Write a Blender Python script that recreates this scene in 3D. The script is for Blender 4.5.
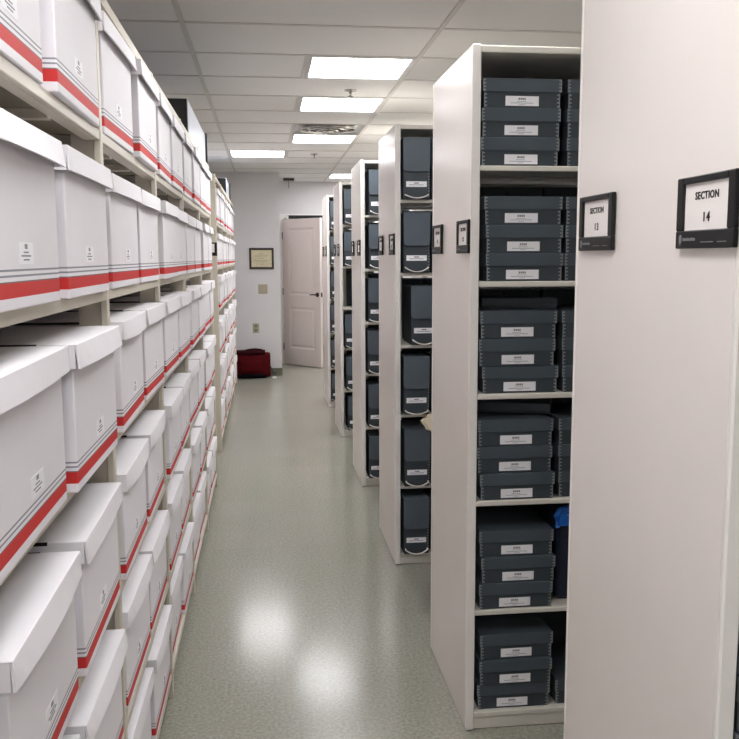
import bpy, bmesh, math, random
from mathutils import Vector, Matrix

for o in list(bpy.data.objects):
    bpy.data.objects.remove(o, do_unlink=True)
scene = bpy.context.scene
COL = scene.collection
rng = random.Random(7)

# ------------------------------------------------------------------ camera
F_PX, PITCH, YAW, ROLL, CAM_H = 873.465, 0.1277, 0.1171, -0.0042, 1.5436
fw = Vector((math.sin(YAW)*math.cos(PITCH), math.cos(YAW)*math.cos(PITCH), -math.sin(PITCH)))
rt = Vector((math.cos(YAW), -math.sin(YAW), 0))
up = rt.cross(fw)
r2 = rt*math.cos(ROLL) + up*math.sin(ROLL)
u2 = -rt*math.sin(ROLL) + up*math.cos(ROLL)
cd = bpy.data.cameras.new('camera')
cd.sensor_fit = 'HORIZONTAL'; cd.sensor_width = 36.0; cd.lens = 36.0*F_PX/739.0
cd.clip_start = 0.02; cd.clip_end = 60
cam = bpy.data.objects.new('camera', cd); COL.objects.link(cam)
M = Matrix((r2, u2, -fw)).transposed().to_4x4()
M.translation = Vector((0, 0, CAM_H))
cam.matrix_world = M
scene.camera = cam

# ------------------------------------------------------------------ world and exposure
w = bpy.data.worlds.new('world'); scene.world = w; w.use_nodes = True
w.node_tree.nodes['Background'].inputs[0].default_value = (0.9, 0.95, 1.0, 1)
w.node_tree.nodes['Background'].inputs[1].default_value = 0.05
scene.view_settings.view_transform = 'Standard'
scene.view_settings.look = 'None'
scene.view_settings.gamma = 1.0
scene.view_settings.use_curve_mapping = False
scene.view_settings.exposure = 0.44
LAMP = 15.0          # strength of the ceiling fixtures' lenses

# ------------------------------------------------------------------ room measures
CEIL = 2.626
GX0, GY0, TX, TY = -0.364, 4.284, 1.2192, 0.6096      # ceiling grid: 4 x 2 ft tiles
XL, XR, YB, YF = -0.84, 4.5, -2.7, 11.50
Y_REC, X_COR = 12.85, 0.190                            # recessed wall behind, outside corner

# ------------------------------------------------------------------ materials
MATS = {}
def _new(name):
    m = bpy.data.materials.new(name); m.use_nodes = True
    nt = m.node_tree
    return m, nt, nt.nodes['Principled BSDF']
def L(c):  # 0-255 sRGB -> linear
    return tuple(((v/255)/12.92 if v/255 <= 0.04045 else ((v/255+0.055)/1.055)**2.4) for v in c) + (1,)
def mat(name, rgb, rough=0.5, metal=0.0, var=0.04, scale=12, bump=0.0, bscale=80, spec=0.5, stretch=(1,1,1)):
    if name in MATS: return MATS[name]
    m, nt, b = _new(name)
    c = L(rgb)
    tc = nt.nodes.new('ShaderNodeTexCoord'); mp = nt.nodes.new('ShaderNodeMapping')
    mp.inputs['Scale'].default_value = stretch
    nt.links.new(tc.outputs['Object'], mp.inputs['Vector'])
    n = nt.nodes.new('ShaderNodeTexNoise'); n.inputs['Scale'].default_value = scale; n.inputs['Detail'].default_value = 4
    nt.links.new(mp.outputs[0], n.inputs['Vector'])
    r = nt.nodes.new('ShaderNodeValToRGB')
    r.color_ramp.elements[0].position = 0.3; r.color_ramp.elements[1].position = 0.7
    r.color_ramp.elements[0].color = tuple(max(0, x*(1-var)) for x in c[:3]) + (1,)
    r.color_ramp.elements[1].color = tuple(min(1, x*(1+var)) for x in c[:3]) + (1,)
    nt.links.new(n.outputs['Fac'], r.inputs['Fac']); nt.links.new(r.outputs['Color'], b.inputs['Base Color'])
    b.inputs['Roughness'].default_value = rough; b.inputs['Metallic'].default_value = metal
    b.inputs['Specular IOR Level'].default_value = spec
    if bump:
        n2 = nt.nodes.new('ShaderNodeTexNoise'); n2.inputs['Scale'].default_value = bscale; n2.inputs['Detail'].default_value = 3
        nt.links.new(mp.outputs[0], n2.inputs['Vector'])
        bp = nt.nodes.new('ShaderNodeBump'); bp.inputs['Strength'].default_value = bump; bp.inputs['Distance'].default_value = 0.004
        nt.links.new(n2.outputs['Fac'], bp.inputs['Height']); nt.links.new(bp.outputs[0], b.inputs['Normal'])
    MATS[name] = m
    return m

def floor_material():
    m, nt, b = _new('polished vinyl tile')
    N, K = nt.nodes.new, nt.links.new
    tc = N('ShaderNodeTexCoord')
    n1 = N('ShaderNodeTexNoise'); n1.inputs['Scale'].default_value = 85; n1.inputs['Detail'].default_value = 6; n1.inputs['Roughness'].default_value = 0.7
    K(tc.outputs['Object'], n1.inputs['Vector'])
    r1 = N('ShaderNodeValToRGB')
    cr = r1.color_ramp
    cr.elements[0].position = 0.32; cr.elements[0].color = L((132, 130, 119))
    cr.elements[1].position = 0.70; cr.elements[1].color = L((176, 173, 162))
    e = cr.elements.new(0.5); e.color = L((153, 151, 140))
    K(n1.outputs['Fac'], r1.inputs['Fac'])
    # faint 12 inch tile-to-tile shade
    br = N('ShaderNodeTexBrick'); br.offset = 0.0; br.inputs['Scale'].default_value = 1.0
    br.inputs['Brick Width'].default_value = 0.3048; br.inputs['Row Height'].default_value = 0.3048
    br.inputs['Mortar Size'].default_value = 0.0009; br.inputs['Mortar Smooth'].default_value = 0.4
    br.inputs['Color1'].default_value = (1, 1, 1, 1); br.inputs['Color2'].default_value = (0.94, 0.95, 0.93, 1); br.inputs['Mortar'].default_value = (0.84, 0.83, 0.8, 1)
    K(tc.outputs['Object'], br.inputs['Vector'])
    mx = N('ShaderNodeMix'); mx.data_type = 'RGBA'; mx.blend_type = 'MULTIPLY'; mx.inputs['Factor'].default_value = 0.7
    K(r1.outputs['Color'], mx.inputs[6]); K(br.outputs['Color'], mx.inputs[7])
    K(mx.outputs[2], b.inputs['Base Color'])
    n2 = N('ShaderNodeTexNoise'); n2.inputs['Scale'].default_value = 24; n2.inputs['Detail'].default_value = 6
    K(tc.outputs['Object'], n2.inputs['Vector'])
    rr = N('ShaderNodeMapRange'); rr.inputs['From Min'].default_value = 0.3; rr.inputs['From Max'].default_value = 0.7
    rr.inputs['To Min'].default_value = 0.14; rr.inputs['To Max'].default_value = 0.21
    K(n2.outputs['Fac'], rr.inputs['Value']); K(rr.outputs[0], b.inputs['Roughness'])
    n3 = N('ShaderNodeTexNoise'); n3.inputs['Scale'].default_value = 26; n3.inputs['Detail'].default_value = 4
    K(tc.outputs['Object'], n3.inputs['Vector'])
    bp = N('ShaderNodeBump'); bp.inputs['Strength'].default_value = 0.035; bp.inputs['Distance'].default_value = 0.004
    K(n3.outputs['Fac'], bp.inputs['Height']); K(bp.outputs[0], b.inputs['Normal'])
    b.inputs['Specular IOR Level'].default_value = 0.33
    return m

def carton_material():
    """white card, printed near the base with a red band and two thin grey lines (flat print)"""
    m, nt, b = _new('printed white card')
    N, K = nt.nodes.new, nt.links.new
    tc = N('ShaderNodeTexCoord'); sp = N('ShaderNodeSeparateXYZ')
    K(tc.outputs['Object'], sp.inputs[0])
    mr = N('ShaderNodeMapRange'); mr.inputs['From Max'].default_value = 0.25
    K(sp.outputs['Z'], mr.inputs['Value'])
    r = N('ShaderNodeValToRGB'); r.color_ramp.interpolation = 'CONSTANT'
    W, RED, G, DG = L((236, 232, 236)), L((206, 44, 42)), L((142, 142, 150)), L((120, 108, 112))
    stops = [(0, W), (0.0165, RED), (0.0370, DG), (0.0390, W), (0.0445, G), (0.0470, W), (0.0525, G), (0.0550, W)]
    els = r.color_ramp.elements
    els[0].position = 0; els[0].color = W
    els[1].position = stops[1][0]/0.25; els[1].color = RED
    for z, c in stops[2:]:
        e = els.new(z/0.25); e.color = c
    K(mr.outputs[0], r.inputs['Fac'])
    n = N('ShaderNodeTexNoise'); n.inputs['Scale'].default_value = 9; n.inputs['Detail'].default_value = 3
    K(tc.outputs['Object'], n.inputs['Vector'])
    r2_ = N('ShaderNodeMapRange'); r2_.inputs['To Min'].default_value = 0.94; r2_.inputs['To Max'].default_value = 1.03
    K(n.outputs['Fac'], r2_.inputs['Value'])
    mx = N('ShaderNodeMix'); mx.data_type = 'RGBA'; mx.blend_type = 'MULTIPLY'; mx.inputs['Factor'].default_value = 1
    K(r.outputs['Color'], mx.inputs[6]); K(r2_.outputs[0], mx.inputs[7])
    K(mx.outputs[2], b.inputs['Base Color'])
    b.inputs['Roughness'].default_value = 0.6
    bp = N('ShaderNodeBump'); bp.inputs['Strength'].default_value = 0.12; bp.inputs['Distance'].default_value = 0.003
    K(n.outputs['Fac'], bp.inputs['Height']); K(bp.outputs[0], b.inputs['Normal'])
    return m

def lens_material():
    """ceiling light lens: three tubes behind an acrylic sheet"""
    m = bpy.data.materials.new('lit acrylic lens'); m.use_nodes = True
    nt = m.node_tree; nt.nodes.clear()
    N, K = nt.nodes.new, nt.links.new
    out = N('ShaderNodeOutputMaterial'); em = N('ShaderNodeEmission'); K(em.outputs[0], out.inputs[0])
    em.inputs['Color'].default_value = (0.985, 0.985, 1.0, 1)
    tc = N('ShaderNodeTexCoord'); sp = N('ShaderNodeSeparateXYZ'); K(tc.outputs['Object'], sp.inputs[0])
    a = N('ShaderNodeMath'); a.operation = 'MULTIPLY'; a.inputs[1].default_value = 2*math.pi*3/0.56; K(sp.outputs['Y'], a.inputs[0])
    c = N('ShaderNodeMath'); c.operation = 'COSINE'; K(a.outputs[0], c.inputs[0])
    mr = N('ShaderNodeMapRange'); mr.inputs['From Min'].default_value = -1; mr.inputs['To Min'].default_value = LAMP*0.75; mr.inputs['To Max'].default_value = LAMP*1.25
    K(c.outputs[0], mr.inputs['Value']); K(mr.outputs[0], em.inputs['Strength'])
    return m

M_FLOOR, M_CARTON, M_LENS = floor_material(), carton_material(), lens_material()
M_LID = mat('white card lid', (238, 234, 238), 0.6, var=0.03, scale=7, bump=0.08, bscale=20)
M_SLOT = mat('dark cut slot', (40, 36, 34), 0.9)
M_STICK = mat('white paper sticker', (246, 244, 247), 0.5, var=0.01)
M_INK = mat('grey ink', (140, 140, 148), 0.7)
M_BLACKINK = mat('black ink', (18, 18, 20), 0.7)
M_RACK = mat('beige painted steel', (206, 198, 182), 0.42, var=0.03, scale=5)
M_DECK = mat('fibreboard darkened as shade', (138, 130, 112), 0.7, var=0.08, scale=20)  # darkened to stand in for shade under the decks and behind the cartons
M_PANEL = mat('off-white laminate', (238, 230, 224), 0.24, var=0.02, scale=3, bump=0.02, bscale=6)
M_TRIM = mat('cream edge strip', (236, 231, 225), 0.35, var=0.02)
M_SHELF = mat('cream steel shelf', (222, 217, 206), 0.35, var=0.03, scale=6)
M_SLATE = mat('slate grey archival board', (70, 80, 88), 0.55, var=0.10, scale=9, bump=0.05, bscale=60)
M_SLATE2 = mat('slate grey archival board, box base', (55, 63, 69), 0.58, var=0.10, scale=9, bump=0.05, bscale=60)
M_METALEDGE = mat('dull metal edge', (150, 156, 160), 0.45, 0.6, var=0.08)
M_CORD = mat('white cotton cord', (236, 232, 226), 0.8, var=0.05, scale=60)
M_WALL = mat('pale grey wall paint', (214, 211, 212), 0.7, var=0.02, scale=3, bump=0.02, bscale=120)
M_TILE = mat('mineral fibre tile', (232, 230, 227), 0.95, var=0.03, scale=160, bump=0.15, bscale=220)
M_RUNNER = mat('painted ceiling runner', (205, 201, 195), 0.5, var=0.02)
M_FRAMEW = mat('white fixture frame', (206, 204, 202), 0.4, var=0.02)
M_DOOR = mat('white door paint', (226, 214, 208), 0.4, var=0.015, scale=4)
M_JAMB = mat('white gloss trim paint', (232, 228, 224), 0.35, var=0.015)
M_BASE = mat('olive grey vinyl base', (104, 104, 88), 0.5, var=0.05)
M_BLACK = mat('black plastic', (24, 24, 26), 0.38, var=0.1)
M_BEZEL = mat('black sign frame', (20, 19, 20), 0.5, var=0.08, spec=0.3)
M_PAPER = mat('white sign paper', (240, 234, 230), 0.6, var=0.01)
M_GREYPRINT = mat('grey print', (118, 120, 124), 0.6)
M_BRONZE = mat('dark bronze', (62, 50, 42), 0.35, 0.8, var=0.1)
M_WOODF = mat('dark brown frame wood', (48, 32, 22), 0.45, var=0.2, scale=30)
M_CERT = mat('aged certificate paper', (206, 196, 164), 0.5, var=0.08, scale=18)
M_TAN = mat('tan plastic plate', (176, 166, 146), 0.45, var=0.03)
M_MAROON = mat('maroon nylon', (76, 12, 18), 0.85, spec=0.08, var=0.22, scale=25, bump=0.25, bscale=40)
M_MAROON2 = mat('dark maroon webbing', (44, 9, 14), 0.85, spec=0.08, var=0.2, scale=40)
M_CASEGREY = mat('pale blue grey casing', (184, 190, 202), 0.3, var=0.03)
M_CHROME = mat('brushed aluminium', (196, 194, 190), 0.25, 0.9, var=0.05)
M_DARKGREY = mat('dark grey metal', (58, 57, 56), 0.5, 0.3, var=0.1)
M_BLUE = mat('bright blue plastic', (22, 98, 190), 0.35, var=0.08)
M_NAVY = mat('dark navy plastic', (28, 36, 54), 0.5, var=0.1)
M_CREAM = mat('cream crumpled paper', (226, 214, 188), 0.8, var=0.08, scale=40, bump=0.3, bscale=50)
M_STEEL = mat('grey painted steel', (150, 148, 142), 0.4, var=0.05)

# ------------------------------------------------------------------ mesh helpers
def link(o, parent=None):
    COL.objects.link(o)
    if parent: o.parent = parent
    return o
def box_bm(bm, x0, x1, y0, y1, z0, z1, bev=0.0, seg=1):
    r = bmesh.ops.create_cube(bm, size=1.0)
    vs = r['verts']
    for v in vs:
        v.co = Vector((x0 if v.co.x < 0 else x1, y0 if v.co.y < 0 else y1, z0 if v.co.z < 0 else z1))
    if bev:
        es = list({e for v in vs for e in v.link_edges})
        bmesh.ops.bevel(bm, geom=es, offset=bev, segments=seg, affect='EDGES', profile=0.5)
def mesh_of(name, build, m, smooth=False):
    bm = bmesh.new(); build(bm)
    bmesh.ops.recalc_face_normals(bm, faces=bm.faces)
    me = bpy.data.meshes.new(name); bm.to_mesh(me); bm.free()
    me.materials.append(m)
    if smooth:
        for p in me.polygons: p.use_smooth = True
    return me
def obj(name, me, parent=None, loc=(0, 0, 0), rot=(0, 0, 0)):
    o = bpy.data.objects.new(name, me); link(o, parent)
    o.location = loc; o.rotation_euler = rot
    return o
def boxes(*bs, bev=0.0):
    def f(bm):
        for b in bs: box_bm(bm, *b, bev=bev)
    return f
def thing(name, label, cat, loc=(0, 0, 0), rotz=0.0, group=None):
    o = bpy.data.objects.new(name, None); link(o)
    o.empty_display_size = 0.05
    o.location = loc; o.rotation_euler = (0, 0, rotz)
    tag(o, label, cat, group)
    return o
def tag(o, label, cat, group=None):
    o['label'] = label; o['category'] = cat
    if group: o['group'] = group
    return o
def struct(name, me, parent=None, loc=(0, 0, 0)):
    o = obj(name, me, parent, loc); o['kind'] = 'structure'
    return o
def tube(bm, pts, r, n=6):
    rings = []
    for i, p in enumerate(pts):
        p = Vector(p)
        a = Vector(pts[max(i-1, 0)]); b = Vector(pts[min(i+1, len(pts)-1)])
        t = (b-a).normalized()
        s = t.cross(Vector((0, 0, 1)))
        if s.length < 1e-3: s = t.cross(Vector((0, 1, 0)))
        s.normalize(); q = s.cross(t)
        rings.append([bm.verts.new(p + (s*math.cos(k*2*math.pi/n) + q*math.sin(k*2*math.pi/n))*r) for k in range(n)])
    for A, B in zip(rings, rings[1:]):
        for k in range(n): bm.faces.new((A[k], A[(k+1) % n], B[(k+1) % n], B[k]))
    bm.faces.new(rings[0]); bm.faces.new(list(reversed(rings[-1])))
def lathe(bm, prof, n=32, cap=True):
    rings = [[bm.verts.new((r*math.cos(2*math.pi*k/n), r*math.sin(2*math.pi*k/n), z)) for k in range(n)] for r, z in prof]
    for A, B in zip(rings, rings[1:]):
        for k in range(n): bm.faces.new((A[k], A[(k+1) % n], B[(k+1) % n], B[k]))
    if cap:
        bm.faces.new(rings[0]); bm.faces.new(rings[-1])
def prism(bm, pts, axis, a, b):
    """polygon given in the two other axes, extruded along axis from a to b"""
    def mk(p, h):
        return {'x': (h, p[0], p[1]), 'y': (p[0], h, p[1]), 'z': (p[0], p[1], h)}[axis]
    A = [bm.verts.new(mk(p, a)) for p in pts]; B = [bm.verts.new(mk(p, b)) for p in pts]
    n = len(pts)
    bm.faces.new(A); bm.faces.new(list(reversed(B)))
    for k in range(n): bm.faces.new((A[k], A[(k+1) % n], B[(k+1) % n], B[k]))
def text_mesh(s, size, m, bold=0.0, depth=0.0004, xs=1.0, sp=1.0):
    cu = bpy.data.curves.new('lettering', 'FONT'); cu.body = s; cu.size = size
    cu.align_x = 'CENTER'; cu.align_y = 'CENTER'; cu.offset = bold; cu.extrude = depth; cu.resolution_u = 3; cu.space_character = sp
    t = bpy.data.objects.new('lettering', cu); COL.objects.link(t)
    bpy.context.view_layer.update()
    me = bpy.data.meshes.new_from_object(t.evaluated_get(bpy.context.evaluated_depsgraph_get()))
    bpy.data.objects.remove(t, do_unlink=True)
    me.transform(Matrix.Diagonal((xs, 1, 1, 1)))
    me.materials.clear(); me.materials.append(m)
    return me
ORD = ['first', 'second', 'third', 'fourth', 'fifth', 'sixth', 'seventh', 'eighth', 'ninth', 'tenth', 'eleventh', 'twelfth']

# ================================================================== THE SETTING
struct('floor', mesh_of('floor', boxes((XL-0.1, XR+0.1, YB-0.1, 16.2, -0.08, 0.0)), M_FLOOR))
ceiling = struct('ceiling', mesh_of('ceiling', boxes((XL-0.1, XR+0.1, YB-0.1, 16.2, CEIL+0.16, CEIL+0.22)), M_TILE))
struct('wall_left', mesh_of('wall_left', boxes((XL-0.1, XL, YB-0.1, YF, 0, CEIL+0.16)), M_WALL))
struct('wall_right', mesh_of('wall_right', boxes((XR, XR+0.1, YB-0.1, Y_REC, 0, CEIL+0.16)), M_WALL))
struct('wall_behind', mesh_of('wall_behind', boxes((XL-0.1, XR+0.1, YB-0.1, YB, 0, CEIL+0.16)), M_WALL))
struct('wall_back', mesh_of('wall_back', boxes((XL-0.1, X_COR, YF, YF+0.12, 0, CEIL+0.16)), M_WALL))
struct('wall_return', mesh_of('wall_return', boxes((X_COR-0.12, X_COR, YF+0.12, Y_REC+0.1, 0, CEIL+0.16)), M_WALL))
DX0, DX1, DZ = 0.262, 1.085, 2.115       # doorway
struct('wall_recess', mesh_of('wall_recess', boxes((X_COR, DX0, Y_REC, Y_REC+0.12, 0, CEIL+0.16), (DX1, XR+0.1, Y_REC, Y_REC+0.12, 0, CEIL+0.16),
       (DX0, DX1, Y_REC, Y_REC+0.12, DZ, CEIL+0.16)), M_WALL))
# corridor beyond the doorway
struct('wall_corridor', mesh_of('wall_corridor', boxes((-0.6, 2.2, 15.6, 15.7, 0, CEIL+0.16), (-0.7, -0.6, 12.97, 15.7, 0, CEIL+0.16),
       (2.2, 2.3, 12.97, 15.7, 0, CEIL+0.16)), M_WALL))
struct('baseboard_back', mesh_of('baseboard_back', boxes((XL, X_COR+0.006, YF-0.007, YF, 0, 0.102), bev=0.002), M_BASE))
struct('baseboard_return', mesh_of('baseboard_return', boxes((X_COR, X_COR+0.006, YF+0.001, Y_REC-0.02, 0, 0.102), bev=0.002), M_BASE))
struct('baseboard_recess', mesh_of('baseboard_recess', boxes((DX1+0.07, XR, Y_REC-0.007, Y_REC, 0, 0.102), bev=0.002), M_BASE))
struct('trim_1', mesh_of('trim_1', boxes((DX0-0.055, DX0+0.012, Y_REC-0.018, Y_REC+0.12, 0, DZ+0.055), (DX1-0.012, DX1+0.055, Y_REC-0.018, Y_REC+0.12, 0, DZ+0.055),
       (DX0+0.012, DX1-0.012, Y_REC-0.018, Y_REC+0.12, DZ-0.012, DZ+0.055), bev=0.003), M_JAMB))

# ---- ceiling tiles and runners (parts of the ceiling)
LIGHTS = {}     # (module, half, row) cells that hold a fixture
def cell(mod, half, row): return (mod, half, row)
FIX = [(0, 1, 1), (0, 1, 3), (0, 1, 6), (0, 0, 8), (1, 0, 12),                 # in view
       (0, 1, -3), (0, 0, -6), (0, 1, -9), (0, 0, -11), (1, 1, 5), (1, 1, 9), (1, 1, 13), (2, 1, -6), (2, 1, -2), (2, 1, 2), (2, 1, 6), (2, 1, 10), (3, 1, -4), (3, 1, 4)]  # unseen fixtures added to light the room, some to brighten the back end
VENT = (0, 1, 5)
taken = set(FIX) | {VENT}
tile_full = mesh_of('tile', boxes((0.012, TX-0.012, 0.012, TY-0.012, 0.002, 0.02), bev=0.0015), M_TILE)
tile_half = mesh_of('tile_half', boxes((0.012, TX/2-0.012, 0.012, TY-0.012, 0.002, 0.02), bev=0.0015), M_TILE)
run_y = mesh_of('runner_long', boxes((-0.012, 0.012, 0, TY*30, -0.002, 0.004), (-0.003, 0.003, 0, TY*30, 0.004, 0.03)), M_RUNNER)
run_x = mesh_of('runner_cross', boxes((0.012, TX-0.012, -0.012, 0.012, -0.001, 0.004), (0.012, TX-0.012, -0.003, 0.003, 0.004, 0.03)), M_RUNNER)
run_h = mesh_of('runner_short', boxes((-0.012, 0.012, 0.012, TY-0.012, -0.001, 0.004), (-0.003, 0.003, 0.012, TY-0.012, 0.004, 0.03)), M_RUNNER)
JR = range(-11, 15)
for mod in range(-1, 4):
    x = GX0 + mod*TX
    ry = obj('runner', run_y, ceiling, (x, GY0+JR[0]*TY, CEIL))
    for j in JR:
        y = GY0 + j*TY
        if mod == -1 and y > YF: continue
        obj('runner', run_x, ceiling, (x, y, CEIL))
        cells = [(mod, h, j) in taken for h in (0, 1)]
        if y + TY > YF and y < YF + 0.1 and mod == -1: pass
        if not any(cells):
            obj('tile', tile_full, ceiling, (x, y, CEIL))
        else:
            obj('runner', run_h, ceiling, (x+TX/2, y, CEIL))
            for h in (0, 1):
                if not cells[h]: obj('tile', tile_half, ceiling, (x+h*TX/2, y, CEIL))

# ---- ceiling lights
fr_me = mesh_of('light_frame', boxes((-0.292, 0.292, -0.292, -0.272, -0.004, 0.05), (-0.292, 0.292, 0.272, 0.292, -0.004, 0.05),
                                     (-0.292, -0.272, -0.272, 0.272, -0.004, 0.05), (0.272, 0.292, -0.272, 0.272, -0.004, 0.05), (-0.292, 0.292, -0.292, 0.292, 0.05, 0.06), bev=0.001), M_FRAMEW)
le_me = mesh_of('light_lens', boxes((-0.271, 0.271, -0.271, 0.271, 0.004, 0.009)), M_LENS)
LLAB = {(0, 1, 1): 'lit square ceiling light, largest and nearest in view', (0, 1, 3): 'lit square ceiling light just beyond the sprinkler, second nearest in view',
        (0, 1, 6): 'lit square ceiling light right behind the air diffuser', (0, 0, 8): 'lit square ceiling light furthest left, towards the framed certificate',
        (1, 0, 12): 'lit ceiling light furthest away, partly hidden by shelving tops'}
for c in FIX:
    mod, h, j = c
    lab = LLAB.get(c)
    t = thing('ceiling_light', lab or 'unseen square recessed ceiling light, added to light the room', 'ceiling light',
              (GX0+mod*TX+(h+0.5)*TX/2, GY0+(j+0.5)*TY, CEIL), 0, 'recessed ceiling lights' if lab else 'ceiling lights out of view')
    obj('frame', fr_me, t); obj('lens', le_me, t)
# ---- air diffuser
vx, vy = GX0+0.75*TX, GY0+5.5*TY
t = thing('air_diffuser', 'square metal ceiling air diffuser with round centre before a light', 'air vent', (vx, vy, CEIL))
def diff_frame(bm):
    for a in range(4):
        s0, s1 = 0.292, 0.245
        R = Matrix.Rotation(a*math.pi/2, 3, 'Z')
        bm.faces.new([bm.verts.new(R @ Vector(p)) for p in ((-s0, -s0, -0.002), (s0, -s0, -0.002), (s1, -s1, 0.012), (-s1, -s1, 0.012))])
def ring(r0, z0, r1, z1):
    return lambda bm: lathe(bm, [(r0, z0), (r1, z1), (r1-0.003, z1+0.003), (r0-0.003, z0+0.003), (r0, z0)], 48, cap=False)
obj('frame', mesh_of('frame', diff_frame, M_CHROME), t)
obj('backing', mesh_of('backing', boxes((-0.28, 0.28, -0.28, 0.28, 0.013, 0.016)), M_CHROME), t)
for r0, z0, r1, z1 in ((0.215, 0.012, 0.235, -0.012), (0.150, 0.010, 0.172, -0.020), (0.085, 0.008, 0.105, -0.026)):
    obj('vane', mesh_of('vane', ring(r0, z0, r1, z1), M_CHROME, True), t)
obj('neck', mesh_of('neck', lambda bm: lathe(bm, [(0.145, 0.0128), (0.145, 0.0118), (0.09, 0.0118)], 40), M_DARKGREY), t)
obj('plaque', mesh_of('plaque', lambda bm: lathe(bm, [(0.05, -0.022), (0.052, -0.016), (0.02, 0.010)], 32), M_CHROME, True), t)
# ---- sprinklers and ceiling-hung bracket
def sprinkler(x, y, lab):
    t = thing('sprinkler', lab, 'sprinkler', (x, y, CEIL), 0, 'ceiling sprinklers')
    obj('escutcheon', mesh_of('escutcheon', lambda bm: lathe(bm, [(0.04, -0.001), (0.038, -0.007), (0.018, -0.010), (0.012, -0.012)], 24), M_CHROME, True), t, (0, 0, 0.002))
    obj('stem', mesh_of('stem', lambda bm: lathe(bm, [(0.008, -0.012), (0.008, -0.04)], 12), M_CHROME, True), t)
    obj('deflector', mesh_of('deflector', lambda bm: lathe(bm, [(0.022, -0.040), (0.024, -0.043), (0.006, -0.046)], 16), M_CHROME), t)
sprinkler(0.572, 5.86, 'small chrome ceiling sprinkler between the two nearest lights')
sprinkler(0.531, 9.42, 'small ceiling sprinkler beyond the air diffuser light')
t = thing('ceiling_bracket', 'dark flat ceiling bracket with thin drop rod above the door', 'bracket', (0.337, 12.3, CEIL))
obj('plate', mesh_of('plate', boxes((-0.075, 0.075, -0.075, 0.075, -0.03, -0.003), bev=0.004), M_DARKGREY), t)
obj('rod', mesh_of('rod', lambda bm: lathe(bm, [(0.006, -0.03), (0.006, -0.13)], 10), M_STEEL, True), t)

# ---- door leaf, standing open
hx, hy = 0.284, 12.80
ang = math.atan2(12.20-hy, 0.775-hx); DW = 0.79; DH = 2.08
door = bpy.data.objects.new('door_1', None); link(door); door['kind'] = 'structure'
door.location = (hx, hy, 0.008); door.rotation_euler = (0, 0, ang)
T = 0.044
def leaf(bm):
    st = 0.125
    rails = [(0.0, 0.235), (0.835, 1.0), (1.955, DH)]
    box_bm(bm, 0, st, -T, 0, 0, DH); box_bm(bm, DW-st, DW, -T, 0, 0, DH)
    for a, b in rails: box_bm(bm, st, DW-st, -T, 0, a, b)
obj('leaf', mesh_of('leaf', leaf, M_DOOR), door)
def dpanel(z0, z1):
    def f(bm):
        x0, x1 = 0.125, DW-0.125
        for s in (-1, 1):
            yo = -T if s < 0 else 0.0
            yi = yo + 0.012*(1 if s < 0 else -1)
            a = 0.03
            o_ = [(x0, z0), (x1, z0), (x1, z1), (x0, z1)]; i_ = [(x0+a, z0+a), (x1-a, z0+a), (x1-a, z1-a), (x0+a, z1-a)]
            k_ = [(x0+2*a, z0+2*a), (x1-2*a, z0+2*a), (x1-2*a, z1-2*a), (x0+2*a, z1-2*a)]
            ym = yo + 0.004*(1 if s < 0 else -1)
            R = [[bm.verts.new((p[0], y, p[1])) for p in q] for q, y in ((o_, yo), (i_, yi), (k_, ym))]
            for A, B in zip(R, R[1:]):
                for k in range(4): bm.faces.new((A[k], A[(k+1) % 4], B[(k+1) % 4], B[k]))
            bm.faces.new(R[2])
    return f
obj('panel', mesh_of('panel', dpanel(0.235, 0.835), M_DOOR), door)
obj('panel', mesh_of('panel', dpanel(1.0, 1.955), M_DOOR), door)
def lever(bm):
    b2 = bmesh.new(); lathe(b2, [(0.033, 0), (0.033, 0.006), (0.026, 0.012), (0.012, 0.014), (0.011, 0.045)], 20)
    b2.transform(Matrix.Rotation(math.pi/2, 4, 'X')); me = bpy.data.meshes.new('x'); b2.to_mesh(me); b2.free(); bm.from_mesh(me); bpy.data.meshes.remove(me)
    tube(bm, [(0.012, -0.045, 0), (-0.02, -0.047, 0.002), (-0.07, -0.045, 0.002), (-0.115, -0.04, -0.003)], 0.009, 8)
hd = obj('handle', mesh_of('handle', lever, M_BRONZE, True), door, (DW-0.062, -T, 1.02)); hd['label'] = 'dark bronze lever handle'
obj('latch_plate', mesh_of('latch_plate', boxes((0, 0.0015, -0.013, 0.013, -0.03, 0.03)), M_BRONZE), door, (DW, -T/2, 1.02))
for z in (0.25, 1.05, 1.85):
    obj('hinge', mesh_of('hinge', lambda bm: lathe(bm, [(0.006, -0.05), (0.006, 0.05)], 10), M_BRONZE), door, (-0.004, -T-0.002, z))
# dark slotted bar over the doorway
t = thing('door_closer', 'slim black slotted bar mounted on the wall over the door', 'door closer', (0.31, Y_REC-0.022, 2.10))
def slots(bm):
    box_bm(bm, 0.03, 0.56, -0.035, -0.001, 0.0, 0.012); box_bm(bm, 0.03, 0.56, -0.035, -0.001, 0.036, 0.048); box_bm(bm, 0.03, 0.56, -0.012, -0.001, 0.012, 0.036)
    for k in range(14): box_bm(bm, 0.035+k*0.038, 0.043+k*0.038, -0.034, -0.012, 0.012, 0.036)
obj('body', mesh_of('body', slots, M_BLACK), t)
obj('end_cap', mesh_of('end_cap', boxes((-0.005, 0.03, -0.04, -0.001, -0.012, 0.052), bev=0.003), M_FRAMEW), t)

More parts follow.
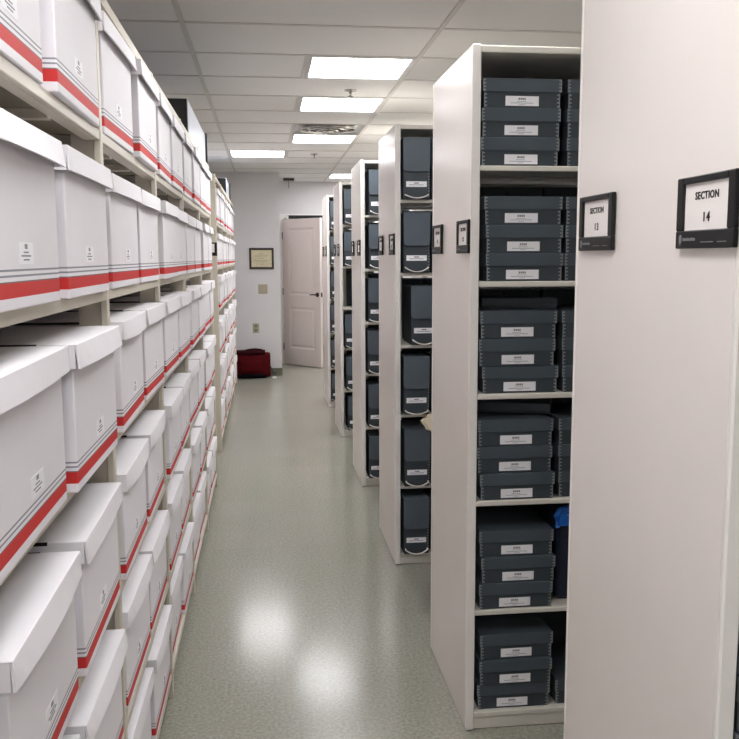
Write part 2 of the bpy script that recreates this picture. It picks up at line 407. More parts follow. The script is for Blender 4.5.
# ---- things on the back wall
t = thing('framed_certificate', 'small framed certificate in dark brown frame on the back wall', 'picture frame', (-0.05, YF, 1.534))
W2, H2, B2 = 0.158, 0.136, 0.027
obj('frame', mesh_of('frame', boxes((-W2, W2, -0.02, 0, H2-B2, H2), (-W2, W2, -0.02, 0, -H2, -H2+B2), (-W2, -W2+B2, -0.02, 0, -H2+B2, H2-B2), (W2-B2, W2, -0.02, 0, -H2+B2, H2-B2), bev=0.003), M_WOODF), t)
obj('paper', mesh_of('paper', boxes((-W2+B2, W2-B2, -0.008, -0.002, -H2+B2, H2-B2)), M_CERT), t)
def cert_print(bm):
    for z, wd in ((0.055, 0.05), (0.03, 0.09), (0.0, 0.035), (-0.028, 0.10), (-0.045, 0.07), (-0.075, 0.04)):
        box_bm(bm, -wd, wd*0.9, -0.0086, -0.008, z, z+0.007)
obj('print', mesh_of('print', cert_print, mat('faded brown print', (168, 158, 130), 0.7)), t)
t = thing('light_switch', 'tan two-gang light switch plate on wall below the certificate', 'switch', (-0.04, YF, 1.14))
obj('plate', mesh_of('plate', boxes((-0.06, 0.06, -0.006, 0, -0.062, 0.062), bev=0.002), M_TAN), t)
for x in (-0.023, 0.023): obj('toggle', mesh_of('toggle', boxes((-0.006, 0.006, -0.016, -0.006, -0.012, 0.004), bev=0.001), M_TAN), t, (x, 0, 0))
t = thing('wall_outlet', 'tan electrical outlet plate low on the back wall', 'outlet', (-0.14, YF, 0.632))
obj('plate', mesh_of('plate', boxes((-0.042, 0.042, -0.006, 0, -0.064, 0.064), bev=0.002), M_TAN), t)
for z in (-0.026, 0.026): obj('socket', mesh_of('socket', boxes((-0.017, 0.017, -0.009, -0.006, -0.014, 0.014), bev=0.003), mat('brown socket', (120, 110, 92), 0.5)), t, (0, 0, z))

# ================================================================== RACKS ON THE LEFT
SH = [1.822, 1.473, 1.136, 0.776, 0.431, 0.093]      # shelf tops, top row first
PX = -0.353                                           # front of the uprights
DEPTH = 0.42
def rack(name, label, y0, nb, pitch, px, top):
    r = thing(name, label, 'rack', (px, y0, 0))
    def post(bm):
        box_bm(bm, -0.016, 0, -0.014, 0.014, 0, top, bev=0.002)
        box_bm(bm, -0.065, -0.016, -0.005, 0.005, 0, top)
    def rpost(bm): box_bm(bm, -DEPTH, -DEPTH+0.016, -0.014, 0.014, 0, top, bev=0.002); box_bm(bm, -DEPTH+0.016, -DEPTH+0.065, -0.005, 0.005, 0, top)
    pm, rm = mesh_of('post', post, M_RACK), mesh_of('rear_post', rpost, M_RACK)
    a, b = 0.0145, pitch-0.0145
    def shelf(bm):
        box_bm(bm, -0.012, -0.002, a, b, -0.022, 0.0, bev=0.0015)        # face of the front beam
        box_bm(bm, -0.035, -0.012, a, b, -0.022, -0.017); box_bm(bm, -0.03, -0.012, a, b, -0.012, 0.0)
        box_bm(bm, -DEPTH+0.004, -DEPTH+0.014, a, b, -0.030, 0.0)
        for f in (0.33, 0.66): box_bm(bm, -DEPTH+0.014, -0.035, pitch*f-0.015, pitch*f+0.015, -0.026, -0.010)
    dk = mesh_of('deck', boxes((-DEPTH+0.0145, -0.0305, a, b, -0.0098, -0.0002)), M_DECK)
    bk = mesh_of('shade_panel', boxes((-DEPTH-0.004, -DEPTH-0.0005, a, b, 0.05, top-0.04)), M_DECK)  # added dark sheet, its colour imitates the shade inside the rack
    sm = mesh_of('shelf', shelf, M_RACK)
    rail = mesh_of('top_rail', boxes((-0.012, -0.002, a, b, top-0.03, top-0.004), (-0.03, -0.012, a, b, top-0.010, top-0.004), bev=0.001), M_RACK)
    rrail = mesh_of('rear_rail', boxes((-DEPTH+0.004, -DEPTH+0.014, a, b, top-0.03, top-0.004), bev=0.001), M_RACK)
    for k in range(nb+1):
        obj('post', pm, r, (0, k*pitch, 0)); obj('rear_post', rm, r, (0, k*pitch, 0))
    for k in range(nb):
        obj('top_rail', rail, r, (0, k*pitch, 0)); obj('rear_rail', rrail, r, (0, k*pitch, 0))
        obj('shade_panel', bk, r, (0, k*pitch, 0))
        for z in SH: obj('deck', dk, obj('shelf', sm, r, (0, k*pitch, z)))
    return r
R1Y, PITCH_B, NB1 = 1.060, 0.966, 5
R2Y, NB2, PX2 = 6.985, 4, -0.378
rack1 = rack('storage_rack', 'long beige steel rack of white cartons nearest on the left', R1Y, NB1, PITCH_B, PX, 2.142)
rack2 = rack('storage_rack', 'farther beige steel rack of cartons beside the back wall', R2Y+0.03, NB2, PITCH_B, PX2, 2.19)
obj('end_panel', mesh_of('end_panel', boxes((-DEPTH-0.01, 0.004, -0.055, -0.02, 0, 2.19), bev=0.003), M_RACK), rack2)

# ---- cartons
BL, BD, BH = 0.402, 0.312, 0.254
LL, LD, LH = 0.424, 0.334, 0.042
def lid_mesh(seed):
    q = random.Random(seed)
    def f(bm):
        n = 8; t = 0.004; z1 = 0.262; z0 = z1-LH
        bow = [q.uniform(0.001, 0.008) for _ in range(2)]; tip = [q.uniform(0.0, 0.006) for _ in range(4)]
        sag = q.uniform(0, 0.004)
        box_bm(bm, -LD/2, LD/2, -LL/2, LL/2, z1-t, z1, bev=0.0012)
        for s, bw, t0, t1 in ((1, bow[0], tip[0], tip[1]), (-1, bow[1], tip[2], tip[3])):
            rows = []
            for k in range(n+1):
                u = k/n; y = -LL/2 + LL*u
                out = bw*math.sin(math.pi*u) + t0*(1-u) + t1*u
                dz = -sag*math.sin(math.pi*u)
                rows.append((bm.verts.new((s*LD/2, y, z1-0.001)), bm.verts.new((s*(LD/2+out), y, z0+dz)),
                             bm.verts.new((s*(LD/2+out-t), y, z0+dz)), bm.verts.new((s*(LD/2-t), y, z1-0.001))))
            for A, B in zip(rows, rows[1:]):
                for i in range(4): bm.faces.new((A[i], A[(i+1) % 4], B[(i+1) % 4], B[i]))
            bm.faces.new(rows[0]); bm.faces.new(rows[-1])
        box_bm(bm, -LD/2+t, LD/2-t, -LL/2, -LL/2+t, z0, z1-t*0.5); box_bm(bm, -LD/2+t, LD/2-t, LL/2-t, LL/2, z0, z1-t*0.5)
    return mesh_of('lid', f, M_LID)
LIDS = [lid_mesh(s) for s in range(6)]
def body_f(bm):
    box_bm(bm, -BD/2, BD/2, -BL/2, BL/2, 0, BH, bev=0.002)
BODY = mesh_of('body', body_f, M_CARTON)
SLOT = mesh_of('slot', boxes((-0.10, 0.10, -0.0017, 0.0017, 0.2565, 0.2625)), M_SLOT)
def hand_f(bm):
    pts = []
    for k in range(17):
        a = -math.pi/2 + math.pi*k/16
        pts.append((0.034+0.012*math.cos(a), 0.152+0.012*math.sin(a)))
    for k in range(17):
        a = math.pi/2 + math.pi*k/16
        pts.append((-0.034+0.012*math.cos(a), 0.152+0.012*math.sin(a)))
    prism(bm, pts, 'y', -0.0013, 0.0013)
HAND = mesh_of('hand_hole', hand_f, M_SLOT)
STICK = mesh_of('sticker', boxes((BD/2-0.0005, BD/2+0.0006, -0.038, 0.038, -0.0155, 0.0155)), M_STICK)
def stickprint(bm):
    x0, x1 = BD/2+0.0006, BD/2+0.0009
    box_bm(bm, x0, x1, -0.007, 0.007, 0.006, 0.013)
    for z, h in ((-0.000, 0.014), (-0.005, 0.026), (-0.0105, 0.016)): box_bm(bm, x0, x1, -h, h*0.9, z, z+0.0022)
SPRINT = mesh_of('print', stickprint, M_INK)
def carton(x_front, y, z, rz, label, group, lid_i, sy, plain=False):
    t = thing('archive_carton', label, 'box', (x_front-LD/2, y, z), rz, group)
    obj('body', BODY, t)
    l = obj('lid', LIDS[lid_i % len(LIDS)], t)
    for e in (-1, 1): obj('slot', SLOT, l, (0, e*(LL/2-0.0012), 0))
    if not plain:
        for e in (-1, 1): obj('hand_hole', HAND, t, (0, e*(BL/2-0.0008), 0))
        s = obj('sticker', STICK, t, (0, sy, 0.078)); obj('print', SPRINT, s)
    return t
ROWN = ['top shelf', 'second shelf from top', 'third shelf from top', 'fourth shelf from top', 'fifth shelf from top', 'bottom shelf']
PROUD = [0.018, 0.020, 0.022, 0.016, 0.010, 0.006]
for ri, z in enumerate(SH):
    n = 0
    for b in range(NB1):
        for i in (0, 1):
            yc = R1Y + b*PITCH_B + (0.251 if i == 0 else 0.715) + rng.uniform(-0.006, 0.006)
            xf = PX + PROUD[ri] + rng.uniform(-0.006, 0.007) + (0.004 if b == 0 and ri in (1, 2, 3) else 0)
            if ri == 2 and b == 0: yc -= (0.014, 0.03)[i]
            if ri == 4 and b == 1 and i == 0: yc += 0.014
            carton(xf, yc, z+0.0006, math.radians(rng.uniform(-0.9, 0.9)),
                   'white red-banded carton, %s of near rack, %s from camera' % (ROWN[ri], ORD[n]),
                   'cartons on the near rack', rng.randrange(6), rng.uniform(-0.01, 0.03))
            n += 1
    n = 0
    for b in range(NB2):
        for i in (0, 1):
            yc = R2Y + 0.03 + b*PITCH_B + (0.251 if i == 0 else 0.715) + rng.uniform(-0.006, 0.006)
            xf = PX2 + PROUD[ri] + rng.uniform(-0.008, 0.008)
            carton(xf, yc, z+0.0006, math.radians(rng.uniform(-0.9, 0.9)),
                   'white red-banded carton, %s of far rack, %s along' % (ROWN[ri], ORD[n]),
                   'cartons on the far rack', rng.randrange(6), 0.0, plain=True)
            n += 1
# ---- long cases lying on top of the racks
def top_case(x, y0, y1, z0, z1, wd, lab):
    t = thing('equipment_case', lab, 'case', (x-wd/2, (y0+y1)/2, z0))
    h = z1-z0; l = (y1-y0)/2
    obj('body', mesh_of('body', boxes((-wd/2, wd/2, -l+0.012, l-0.012, 0, h), bev=0.006), M_CASEGREY), t)
    obj('end_cap', mesh_of('end_cap', boxes((-wd/2+0.002, wd/2-0.002, -l, -l+0.012, 0.002, h-0.002), bev=0.004), M_BLACK), t)
    obj('end_cap', mesh_of('end_cap', boxes((-wd/2-0.008, wd/2+0.012, l-0.012, l+0.02, 0.0, h+0.008), bev=0.004), M_BLACK), t)
def top_deck(root, px, y0, y1):
    pass
top_case(PX-0.020, 4.58, 5.90, 2.1425, 2.338, 0.36, 'long pale grey case with black ends on the near rack top')
top_case(PX2-0.020, 9.55, 10.35, 2.1905, 2.385, 0.34, 'smaller dark-ended grey case on top of the far rack')

# ================================================================== SHELVING UNITS ON THE RIGHT
UX = 0.623                     # outer face of the end panels
UW, UH = 0.622, 2.17           # end panel width and height
ULEN = 2.80
UY = [1.097, 2.634, 4.207, 5.743, 7.408, 8.957]
UZ = [1.818, 1.468, 1.116, 0.772, 0.409, 0.060]
UORD = ['nearest', 'second', 'third', 'fourth', 'fifth', 'sixth']
def panel_f(bm):
    box_bm(bm, 0, 0.022, 0.012, UW-0.012, 0.004, UH, bev=0.001)
PANEL = mesh_of('end_panel', panel_f, M_PANEL)
EDGE = mesh_of('edge_strip', boxes((-0.001, 0.026, 0, 0.012, 0.004, UH+0.001), bev=0.003), M_TRIM)
def shelf2(bm):
    y0, y1 = 0.006, UW/2-0.012
    box_bm(bm, 0.0262, ULEN, y0+0.008, y1, -0.006, 0.0)
    box_bm(bm, 0.0262, ULEN, y0, y0+0.008, -0.016, 0.0, bev=0.002)
SHELF = mesh_of('shelf', shelf2, M_SHELF)
TOPP = mesh_of('top_panel', boxes((0.0262, ULEN, 0.004, UW-0.004, UH-0.022, UH-0.002), bev=0.002), M_SHELF)
KICK = mesh_of('kick_plate', boxes((0.0262, ULEN, 0.012, 0.022, 0.002, 0.042)), M_SHELF)
UPR = mesh_of('upright', boxes((-0.02, 0.02, UW/2-0.005, UW/2+0.005, 0.002, UH-0.024), bev=0.001), M_SHELF)
FARP = mesh_of('end_plate', boxes((ULEN, ULEN+0.02, 0, UW, 0.004, UH), bev=0.001), M_PANEL)
for k, y in enumerate(UY):
    u = thing('shelving_unit', ['cream double-sided shelving unit nearest the camera, its end panel filling right edge',
                                'cream shelving unit stacked with flat slate boxes, second from the camera',
                                'cream shelving unit of upright slate boxes, third from the camera',
                                'cream shelving unit of upright boxes, fourth from the camera',
                                'cream shelving unit of upright boxes, fifth from the camera',
                                'cream shelving unit farthest along, in front of the open door'][k], 'shelving', (UX, y, 0))
    obj('end_panel', PANEL, u)
    obj('edge_strip', EDGE, u); obj('edge_strip', EDGE, u, (0, UW-0.012, 0))
    obj('top_panel', TOPP, u); obj('end_plate', FARP, u)
    obj('kick_plate', KICK, u); obj('kick_plate', KICK, u, (0, UW-0.034, 0))
    for z in UZ:
        obj('shelf', SHELF, u, (0, 0, z))
        s = obj('shelf', SHELF, u, (ULEN+0.0262, UW, z), (0, 0, math.pi))
    for x in (0.06, 0.48, 0.96, 1.88): obj('upright', UPR, u, (x, 0, 0))

# ---- section signs
SW, SHT = 0.165, 0.103
def sign_frame(bm):
    z0, z1 = -SHT/2, SHT/2; y0, y1 = -SW/2, SW/2
    bs, bt, bb = 0.019, 0.010, 0.026
    t = 0.008
    box_bm(bm, -t, 0, y0, y0+bs, z0+bb, z1, bev=0.0015); box_bm(bm, -t, 0, y1-bs, y1, z0+bb, z1, bev=0.0015)
    box_bm(bm, -t, 0, y0+bs, y1-bs, z1-bt, z1, bev=0.0015); box_bm(bm, -t, 0, y0, y1, z0, z0+bb, bev=0.0015)
SFRAME = mesh_of('frame', sign_frame, M_BEZEL)
SCARD = mesh_of('card', boxes((-0.0035, -0.0005, -SW/2+0.019, SW/2-0.019, -SHT/2+0.026, SHT/2-0.010)), M_PAPER)
def logo(bm):
    x0, x1 = -0.0086, -0.008
    def pr(pts): prism(bm, [(-a, b) for a, b in pts], 'x', x0, x1)     # +a reads to the right on the sign
    pr([(-0.070, -0.034), (-0.066, -0.031), (-0.062, -0.034), (-0.062, -0.042), (-0.066, -0.047), (-0.070, -0.042)])
    for i in range(9):
        a = -0.058 + i*0.0042
        pr([(a, -0.0405), (a+0.0032, -0.0405), (a+0.0032, -0.0365+0.001*(i % 3 == 0)), (a, -0.0365)])
    pr([(-0.004, -0.0435), (0.030, -0.0435), (0.030, -0.0422), (-0.004, -0.0422)])
    pr([(0.042, -0.0435), (0.066, -0.0435), (0.066, -0.0422), (0.042, -0.0422)])
SLOGO = mesh_of('emblem', logo, M_GREYPRINT)
T_SEC = text_mesh('SECTION', 0.0150, M_BLACKINK, bold=0.00032, sp=1.12)
ROT = (math.pi/2, 0, -math.pi/2)      # text facing -X, reading towards -Y
for k, y in enumerate(UY):
    for side in (0, 1):
        num = 14 - 2*k - side
        yc = y + 0.087 if side == 0 else y + UW - 0.121
        lab = 'black framed sign reading SECTION %d on the %s end panel' % (num, UORD[k])
        if k == 0:
            lab = 'black framed sign reading SECTION 14 at the right edge of the photo' if side == 0 else 'black framed sign reading SECTION 13, farther one on the nearest end panel'
        else:
            lab = 'small black framed section sign on the %s end panel, %s one' % (UORD[k], 'nearer' if side == 0 else 'farther')
        s = thing('section_sign', lab, 'sign', (UX-0.0015, yc, 1.606), 0, 'section signs on the end panels')
        obj('frame', SFRAME, s); c = obj('card', SCARD, s); obj('emblem', SLOGO, s)
        obj('lettering', T_SEC, c, (-0.0038, 0.0, 0.0225), ROT)
        obj('lettering', text_mesh(str(num), 0.0185, M_BLACKINK, bold=0.0004, sp=1.3), c, (-0.0038, 0.0, -0.008), ROT)
s = thing('section_sign', 'small black sign holder on the end panel of the far rack', 'sign', (-0.455, R2Y-0.027, 1.612), 0)
obj('frame', SFRAME, s, rot=(0, 0, math.pi/2)); obj('card', SCARD, s, rot=(0, 0, math.pi/2))

# ---- flat slate boxes (metal-edged), front facing -Y, origin at the middle of the front edge of the base
FW_, FD, FH = 0.236, 0.272, 0.086
FBODY = mesh_of('base', boxes((-FW_/2, FW_/2, 0.004, FD-0.004, 0, FH-0.004), bev=0.001), M_SLATE2)
FLID = mesh_of('lid', boxes((-FW_/2-0.004, FW_/2+0.004, 0, FD, FH-0.040, FH), bev=0.0015), M_SLATE)
def teeth(z0, z1, wd, yf, s, n=4):
    def f(bm):
        for i in range(n):
            zc = z0 + (z1-z0)*(i+0.5)/n
            xa, xb = s*(wd/2-0.001), s*(wd/2-0.0085)
            prism(bm, [(xa, zc-0.0034), (xb, zc-0.0012), (xb, zc+0.0012), (xa, zc+0.0034)], 'y', yf-0.0006, yf+0.0002)
        xs = sorted((s*(wd/2-0.0022), s*(wd/2+0.0004)))
        box_bm(bm, xs[0], xs[1], yf-0.0005, yf+0.004, z0+0.001, z1-0.001)
    return f
FE_L = [mesh_of('metal_edge', teeth(FH-0.040, FH, FW_+0.008, 0.0, e), M_METALEDGE) for e in (-1, 1)]
FE_B = [mesh_of('metal_edge', teeth(0, FH-0.041, FW_, 0.004, e), M_METALEDGE) for e in (-1, 1)]
FLAB = mesh_of('label_card', boxes((-0.052, 0.052, -0.0006, 0.0001, -0.0145, 0.0145)), M_STICK)
def flabprint(bm):
    y0, y1 = -0.0009, -0.0006
    x = -0.012
    for wd in (0.0055, 0.0042, 0.005, 0.0045): box_bm(bm, x, x+wd, y0, y1, 0.003, 0.0092); x += wd+0.0012
    box_bm(bm, -0.016, 0.013, y0, y1, -0.002, -0.0007); box_bm(bm, -0.036, 0.034, y0, y1, -0.0068, -0.0053); box_bm(bm, -0.010, 0.009, y0, y1, -0.011, -0.0099)
FPRINT = mesh_of('print', flabprint, M_INK)
def flat_box(x0, y, z, rz, label, group, lx=0.0):
    t = thing('flat_archive_box', label, 'box', (x0+FW_/2, y, z), rz, group)
    b = obj('base', FBODY, t); [obj('metal_edge', e, b) for e in FE_B]
    l = obj('lid', FLID, t); [obj('metal_edge', e, l) for e in FE_L]
    c = obj('label_card', FLAB, t, (lx, 0.004, 0.0205)); obj('print', FPRINT, c)
    return t
YA = UY[1]
LEFTS = [[0.665, 0.662, 0.660], [0.673, 0.678, 0.679], [0.664, 0.660, 0.673], [0.661, 0.660, 0.668], [0.670, 0.676, 0.669], [0.676, 0.673, 0.670]]
POS3 = ['top', 'middle', 'bottom']
SN = ['top shelf', 'second shelf', 'third shelf', 'fourth shelf', 'fifth shelf', 'bottom shelf']
for r in range(6):
    for i in range(3):
        zi = UZ[r] + 0.0005 + (2-i)*(FH+0.0006)
        flat_box(LEFTS[r][i], YA+0.016+rng.uniform(-0.006, 0.006), zi, math.radians(rng.uniform(-0.8, 0.8)),
                 'flat slate box, %s of three stacked by the end panel on the %s' % (POS3[i], SN[r]), 'flat boxes in the front stacks', rng.uniform(-0.006, 0.004))
# second column, mostly hidden by the nearest end panel
STACK2 = {0: 3, 1: 3, 2: 3, 3: 3, 5: 1}
for r, n in STACK2.items():
    for i in range(n):
        zi = UZ[r] + 0.0005 + (n-1-i)*(FH+0.0006)
        off = [0.004, 0.008, 0.004, 0.008, 0, 0.010][r]
        flat_box([0.928, 0.932, 0.930, 0.926, 0, 0.936][r]+rng.uniform(-0.004, 0.006), YA+0.014+off+rng.uniform(0, 0.003), zi, math.radians(rng.uniform(-0.8, 0.8)),
                 ('flat slate box, %s of the half-hidden second stack on the %s' % (POS3[i], SN[r])) if n == 3 else 'single flat slate box set back on the bottom shelf right side',
                 'flat boxes in the second stacks', 0)

# stacks of the same boxes further in, and on the camera's side of the nearest unit
for k, cols in ((1, (2,)), (0, (0, 1, 2))):
    for r in range(6):
        for c in cols:
            for i in range(3):
                zi = UZ[r] + 0.0005 + (2-i)*(FH+0.0006)
                flat_box(UX+0.040+c*0.262+rng.uniform(0, 0.008), UY[k]+0.016+rng.uniform(-0.004, 0.004), zi, math.radians(rng.uniform(-0.8, 0.8)),
                         'flat slate box, %s of %s stack on the %s of the %s unit' % (POS3[i], ORD[c], SN[r], UORD[k]), 'flat boxes hidden from the photo', 0)

# ---- upright slate document boxes
DWD, DDP, DHT = 0.126, 0.262, 0.288
DBODY = mesh_of('case', boxes((-DWD/2, DWD/2, 0.003, DDP, 0, DHT-0.003), bev=0.0015), M_SLATE2)
def flap(bm):
    pts = []
    z0, z1, wx, r = DHT-0.158, DHT, DWD/2+0.001, 0.02
    pts += [(-wx, z1), (wx, z1)]
    for k in range(6):
        a = -k*math.pi/2/5
        pts.append((wx-r+r*math.cos(a), z0+r+r*math.sin(a)))
    for k in range(6):
        a = -math.pi/2 - k*math.pi/2/5
        pts.append((-wx+r+r*math.cos(a), z0+r+r*math.sin(a)))
    prism(bm, pts, 'y', -0.007, 0.0028)
    box_bm(bm, -wx, wx, 0.0028, DDP, DHT-0.0028, DHT)
DFLAP = mesh_of('flap_lid', flap, mat('slate grey flap board', (84, 94, 103), 0.5, var=0.08, scale=9, bump=0.05, bscale=60))
DLAB = mesh_of('label_card', boxes((-0.050, 0.050, 0.0023, 0.0031, 0.058, 0.084)), M_STICK)
def dprint(bm):
    box_bm(bm, -0.012, 0.012, 0.0020, 0.0024, 0.073, 0.079); box_bm(bm, -0.036, 0.034, 0.0020, 0.0024, 0.066, 0.069)
DPRINT = mesh_of('print', dprint, mat('light grey ink', (150, 152, 160), 0.7))
def cord_f(seed):
    q = random.Random(seed)
    sag = q.uniform(0.013, 0.020); sk = q.uniform(-0.2, 0.2)
    def f(bm):
        pts = []
        for k in range(15):
            u = -1 + 2*k/14
            x = u*0.055; zz = 0.005 + sag*u*u + sk*0.004*u*u*u
            pts.append((x, -0.013 - 0.006*(1-u*u), zz))
        pts = [(-0.055, 0.003, 0.007+sag)] + pts + [(0.055, 0.003, 0.007+sag)]
        tube(bm, pts, 0.0034, 6)
    return f
DCORDS = [mesh_of('pull_cord', cord_f(s), M_CORD, True) for s in range(4)]
def dteeth(bm):
    for i in range(20):
        z = 0.008 + i*0.0136
        prism(bm, [(DWD/2+0.0004, z), (DWD/2-0.006, z+0.002), (DWD/2-0.006, z+0.005), (DWD/2+0.0004, z+0.007)], 'y', 0.0022, 0.0032)
DEDGE = mesh_of('metal_edge', dteeth, M_METALEDGE)
def doc_box(x0, y, z, rz, label, group, cord=True):
    t = thing('document_box', label, 'box', (x0+DWD/2, y, z), rz, group)
    b = obj('case', DBODY, t); obj('metal_edge', DEDGE, b)
    obj('flap_lid', DFLAP, t)
    c = obj('label_card', DLAB, t); obj('print', DPRINT, c)
    if cord: obj('pull_cord', DCORDS[rng.randrange(4)], t)
    return t
SNT = ['top shelf', 'second shelf from top', 'third shelf from top', 'fourth shelf from top', 'fifth shelf from top', 'bottom shelf']
for k in range(2, 6):
    for r in range(6):
        for c in range(2):
            if k == 4 and r == 2 and c == 0: continue
            x0 = UX + 0.034 + c*(DWD+0.014) + rng.uniform(0, 0.005)
            if k == 2: x0 += [0, 0.004, 0.042, 0.006, 0.006, 0.004][r]
            if k == 3: x0 += [0.016, 0.014, 0.012, 0.004, 0.010, 0.010][r]
            if k == 4: x0 += [0.0, 0.0, 0.0, 0.006, 0.012, 0.028][r]
            lab = 'upright slate document box, %s, beside the %s end panel' % (SNT[r], UORD[k]) if c == 0 else \
                  'slate document box, %s, second along from the %s end panel' % (SNT[r], UORD[k])
            doc_box(x0, UY[k]-0.016+rng.uniform(0, 0.006), UZ[r]+0.0005, math.radians(rng.uniform(-1, 1)), lab, 'upright document boxes')
# boxes on the far side, some seen; the rest added to block light through gaps
for k in range(1, 6):
    for r in range(6):
        for c in range(4 if k == 1 else 2):
            x1 = UX + 0.034 + (c+1)*(DWD+0.008) + 0.03
            t = doc_box(0, 0, 0, 0, 'upright slate box at rear of %s unit, %s, %s from end panel' % (UORD[k], SN[r], ORD[c]), 'boxes on the far side of the units', cord=False)
            t.location = (x1-DWD/2, UY[k]+UW-0.012, UZ[r]+0.0005); t.rotation_euler = (0, 0, math.pi); t.scale = (1, 1, 1.09)

# ---- thin folders lying askew on the stacks of the third and fourth shelves
def folder(x, y, z, rz, lab):
    t = thing('thin_folder_box', lab, 'box', (x, y, z), rz)
    obj('base', mesh_of('base', boxes((-0.118, 0.118, 0.003, 0.127, 0, 0.030), bev=0.001), M_SLATE2), t)
    obj('lid', mesh_of('lid', boxes((-0.121, 0.121, 0, 0.130, 0.010, 0.034), bev=0.0015), M_SLATE), t)
zst = 3*(FH+0.0006)+0.001
folder(0.815, YA+0.125, UZ[2]+zst, math.radians(-14), 'thin dark box lying askew on the third shelf stack')
folder(0.800, YA+0.130, UZ[3]+zst, math.radians(-20), 'thin dark box lying askew on the fourth shelf stack')

# ---- blue-rimmed bin on the fifth shelf
t = thing('storage_bin', 'dark bin with bright blue rim on the fifth shelf, half hidden', 'bin', (1.022, YA+0.13, UZ[4]+0.0005))
obj('body', mesh_of('body', boxes((-0.085, 0.085, -0.07, 0.07, 0, 0.295), bev=0.012), M_NAVY), t)
def rim(bm):
    pts = [(-0.09, 0.265), (-0.095, 0.27)]
    path = [(-0.088, -0.080, 0.255), (-0.092, -0.080, 0.292), (-0.080, -0.080, 0.313), (0.0, -0.080, 0.318), (0.080, -0.080, 0.313), (0.092, -0.080, 0.292), (0.088, -0.080, 0.255)]
    tube(bm, path, 0.010, 8)
    box_bm(bm, -0.085, 0.085, -0.080, -0.072, 0.255, 0.315, bev=0.003)
obj('rim', mesh_of('rim', rim, M_BLUE, False), t)
def prongs(bm):
    tube(bm, [(-0.055, -0.083, 0.295), (0.0, -0.092, 0.265), (0.06, -0.088, 0.235)], 0.0025, 6)
    tube(bm, [(-0.045, -0.083, 0.265), (0.0, -0.092, 0.235), (0.05, -0.088, 0.210)], 0.0025, 6)
obj('wire', mesh_of('wire', prongs, M_STEEL, True), t)

# ---- cream paper spilling over the fourth shelf of the third unit
def crumple(bm):
    bmesh.ops.create_icosphere(bm, subdivisions=3, radius=1.0)
    q = random.Random(5)
    for v in bm.verts:
        c = v.co
        k = 1 + 0.28*math.sin(5*c.x+3*c.z)*math.cos(4*c.y-2*c.z) + q.uniform(-0.08, 0.08)
        v.co = Vector((c.x*0.042*k, c.y*0.03*k, c.z*0.026*k))
    for v in bm.verts:
        v.co.z += -0.022 - (0.035 if v.co.x < 0.01 else 0.0)*max(0, -v.co.y)/0.03
t = tag(obj('crumpled_paper', mesh_of('crumpled_paper', crumple, M_CREAM), None, (0.800, UY[2]-0.030, UZ[3]-0.005)), 'cream crumpled paper spilling over the third unit shelf edge', 'paper')

# ---- round stool whose black rim shows behind the second end panel
t = thing('step_stool', 'black round floor-level rim showing behind the second end panel', 'stool', (0.985, 3.72, 0))
obj('rim', mesh_of('rim', lambda bm: lathe(bm, [(0.17, 0.008), (0.205, 0.014), (0.215, 0.035), (0.205, 0.060), (0.17, 0.066)], 40), M_BLACK, True), t)
obj('body', mesh_of('body', lambda bm: lathe(bm, [(0.180, 0.066), (0.145, 0.33), (0.150, 0.345)], 40), M_STEEL, True), t)
obj('tread', mesh_of('tread', lambda bm: lathe(bm, [(0.152, 0.345), (0.155, 0.352), (0.150, 0.36)], 40), M_BLACK, True), t)

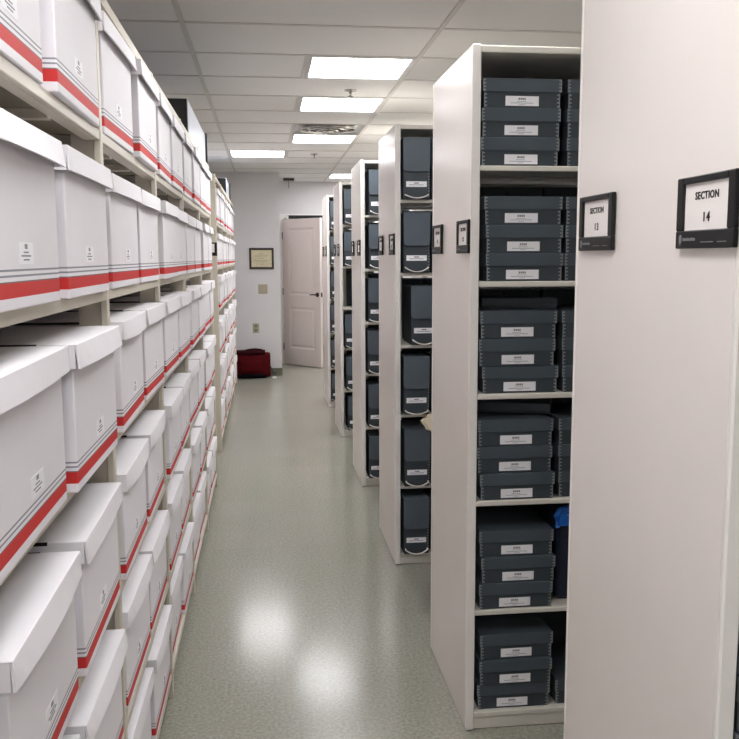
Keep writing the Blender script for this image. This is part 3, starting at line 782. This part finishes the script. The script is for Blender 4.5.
# ================================================================== DUFFEL BAG BY THE BACK WALL
bag = thing('duffel_bag', 'maroon soft duffel bag with black base on the floor by the back wall', 'bag', (-0.175, 11.355, 0))
def loft(bm, x0, x1, wy, h, z0, n=14, nx=12, e=3.2, bulge=0.06):
    rings = []
    for i in range(nx+1):
        u = i/nx; x = x0+(x1-x0)*u
        s = (1-abs(2*u-1)**5)**0.25 if 0 < u < 1 else 0.62
        s = max(s, 0.72)
        rr = []
        for k in range(4*n//2):
            a = 2*math.pi*k/(2*n)
            c, d = math.cos(a), math.sin(a)
            yy = math.copysign(abs(c)**(2/e), c)*wy*s*(1+0.02*math.sin(9*x*6+k)); zz = math.copysign(abs(d)**(2/e), d)
            zz = z0 + (zz+1)/2*h*(0.9+0.1*s + 0.03*math.sin(7*u*3+1))
            rr.append(bm.verts.new((x, yy, zz)))
        rings.append(rr)
    for A, B in zip(rings, rings[1:]):
        m = len(A)
        for k in range(m): bm.faces.new((A[k], A[(k+1) % m], B[(k+1) % m], B[k]))
    bm.faces.new(rings[0]); bm.faces.new(rings[-1])
obj('body', mesh_of('body', lambda bm: loft(bm, -0.25, 0.215, 0.13, 0.315, 0.012), M_MAROON, True), bag)
obj('base', mesh_of('base', lambda bm: loft(bm, -0.245, 0.16, 0.134, 0.07, 0.001), mat('black nylon base', (16, 14, 15), 0.9, spec=0.1), True), bag)
obj('top_flap', mesh_of('top_flap', lambda bm: loft(bm, -0.245, 0.15, 0.12, 0.06, 0.298), M_MAROON2, True), bag)
obj('pocket', mesh_of('pocket', lambda bm: loft(bm, -0.18, 0.10, 0.02, 0.15, 0.09), M_MAROON, True), bag, (0, -0.128, 0))
for yy in (-0.05, 0.05):
    obj('handle', mesh_of('handle', lambda bm: tube(bm, [(-0.12, yy*1.6, 0.345), (-0.06, yy, 0.362), (0.02, yy, 0.368), (0.09, yy, 0.360), (0.13, yy*1.6, 0.342)], 0.010, 8), M_MAROON2, True), bag)
obj('strap', mesh_of('strap', lambda bm: tube(bm, [(0.205, -0.02, 0.16), (0.232, -0.04, 0.10), (0.25, -0.06, 0.05), (0.28, -0.05, 0.07), (0.295, -0.03, 0.09)], 0.009, 6), M_BLACK, True), bag)
tg = obj('luggage_tag', mesh_of('luggage_tag', boxes((-0.03, 0.03, -0.022, 0.022, 0, 0.012), bev=0.004), M_STICK), bag, (0.262, -0.075, 0.001), (0, 0, 0.3)); tg['label'] = 'small white luggage tag'
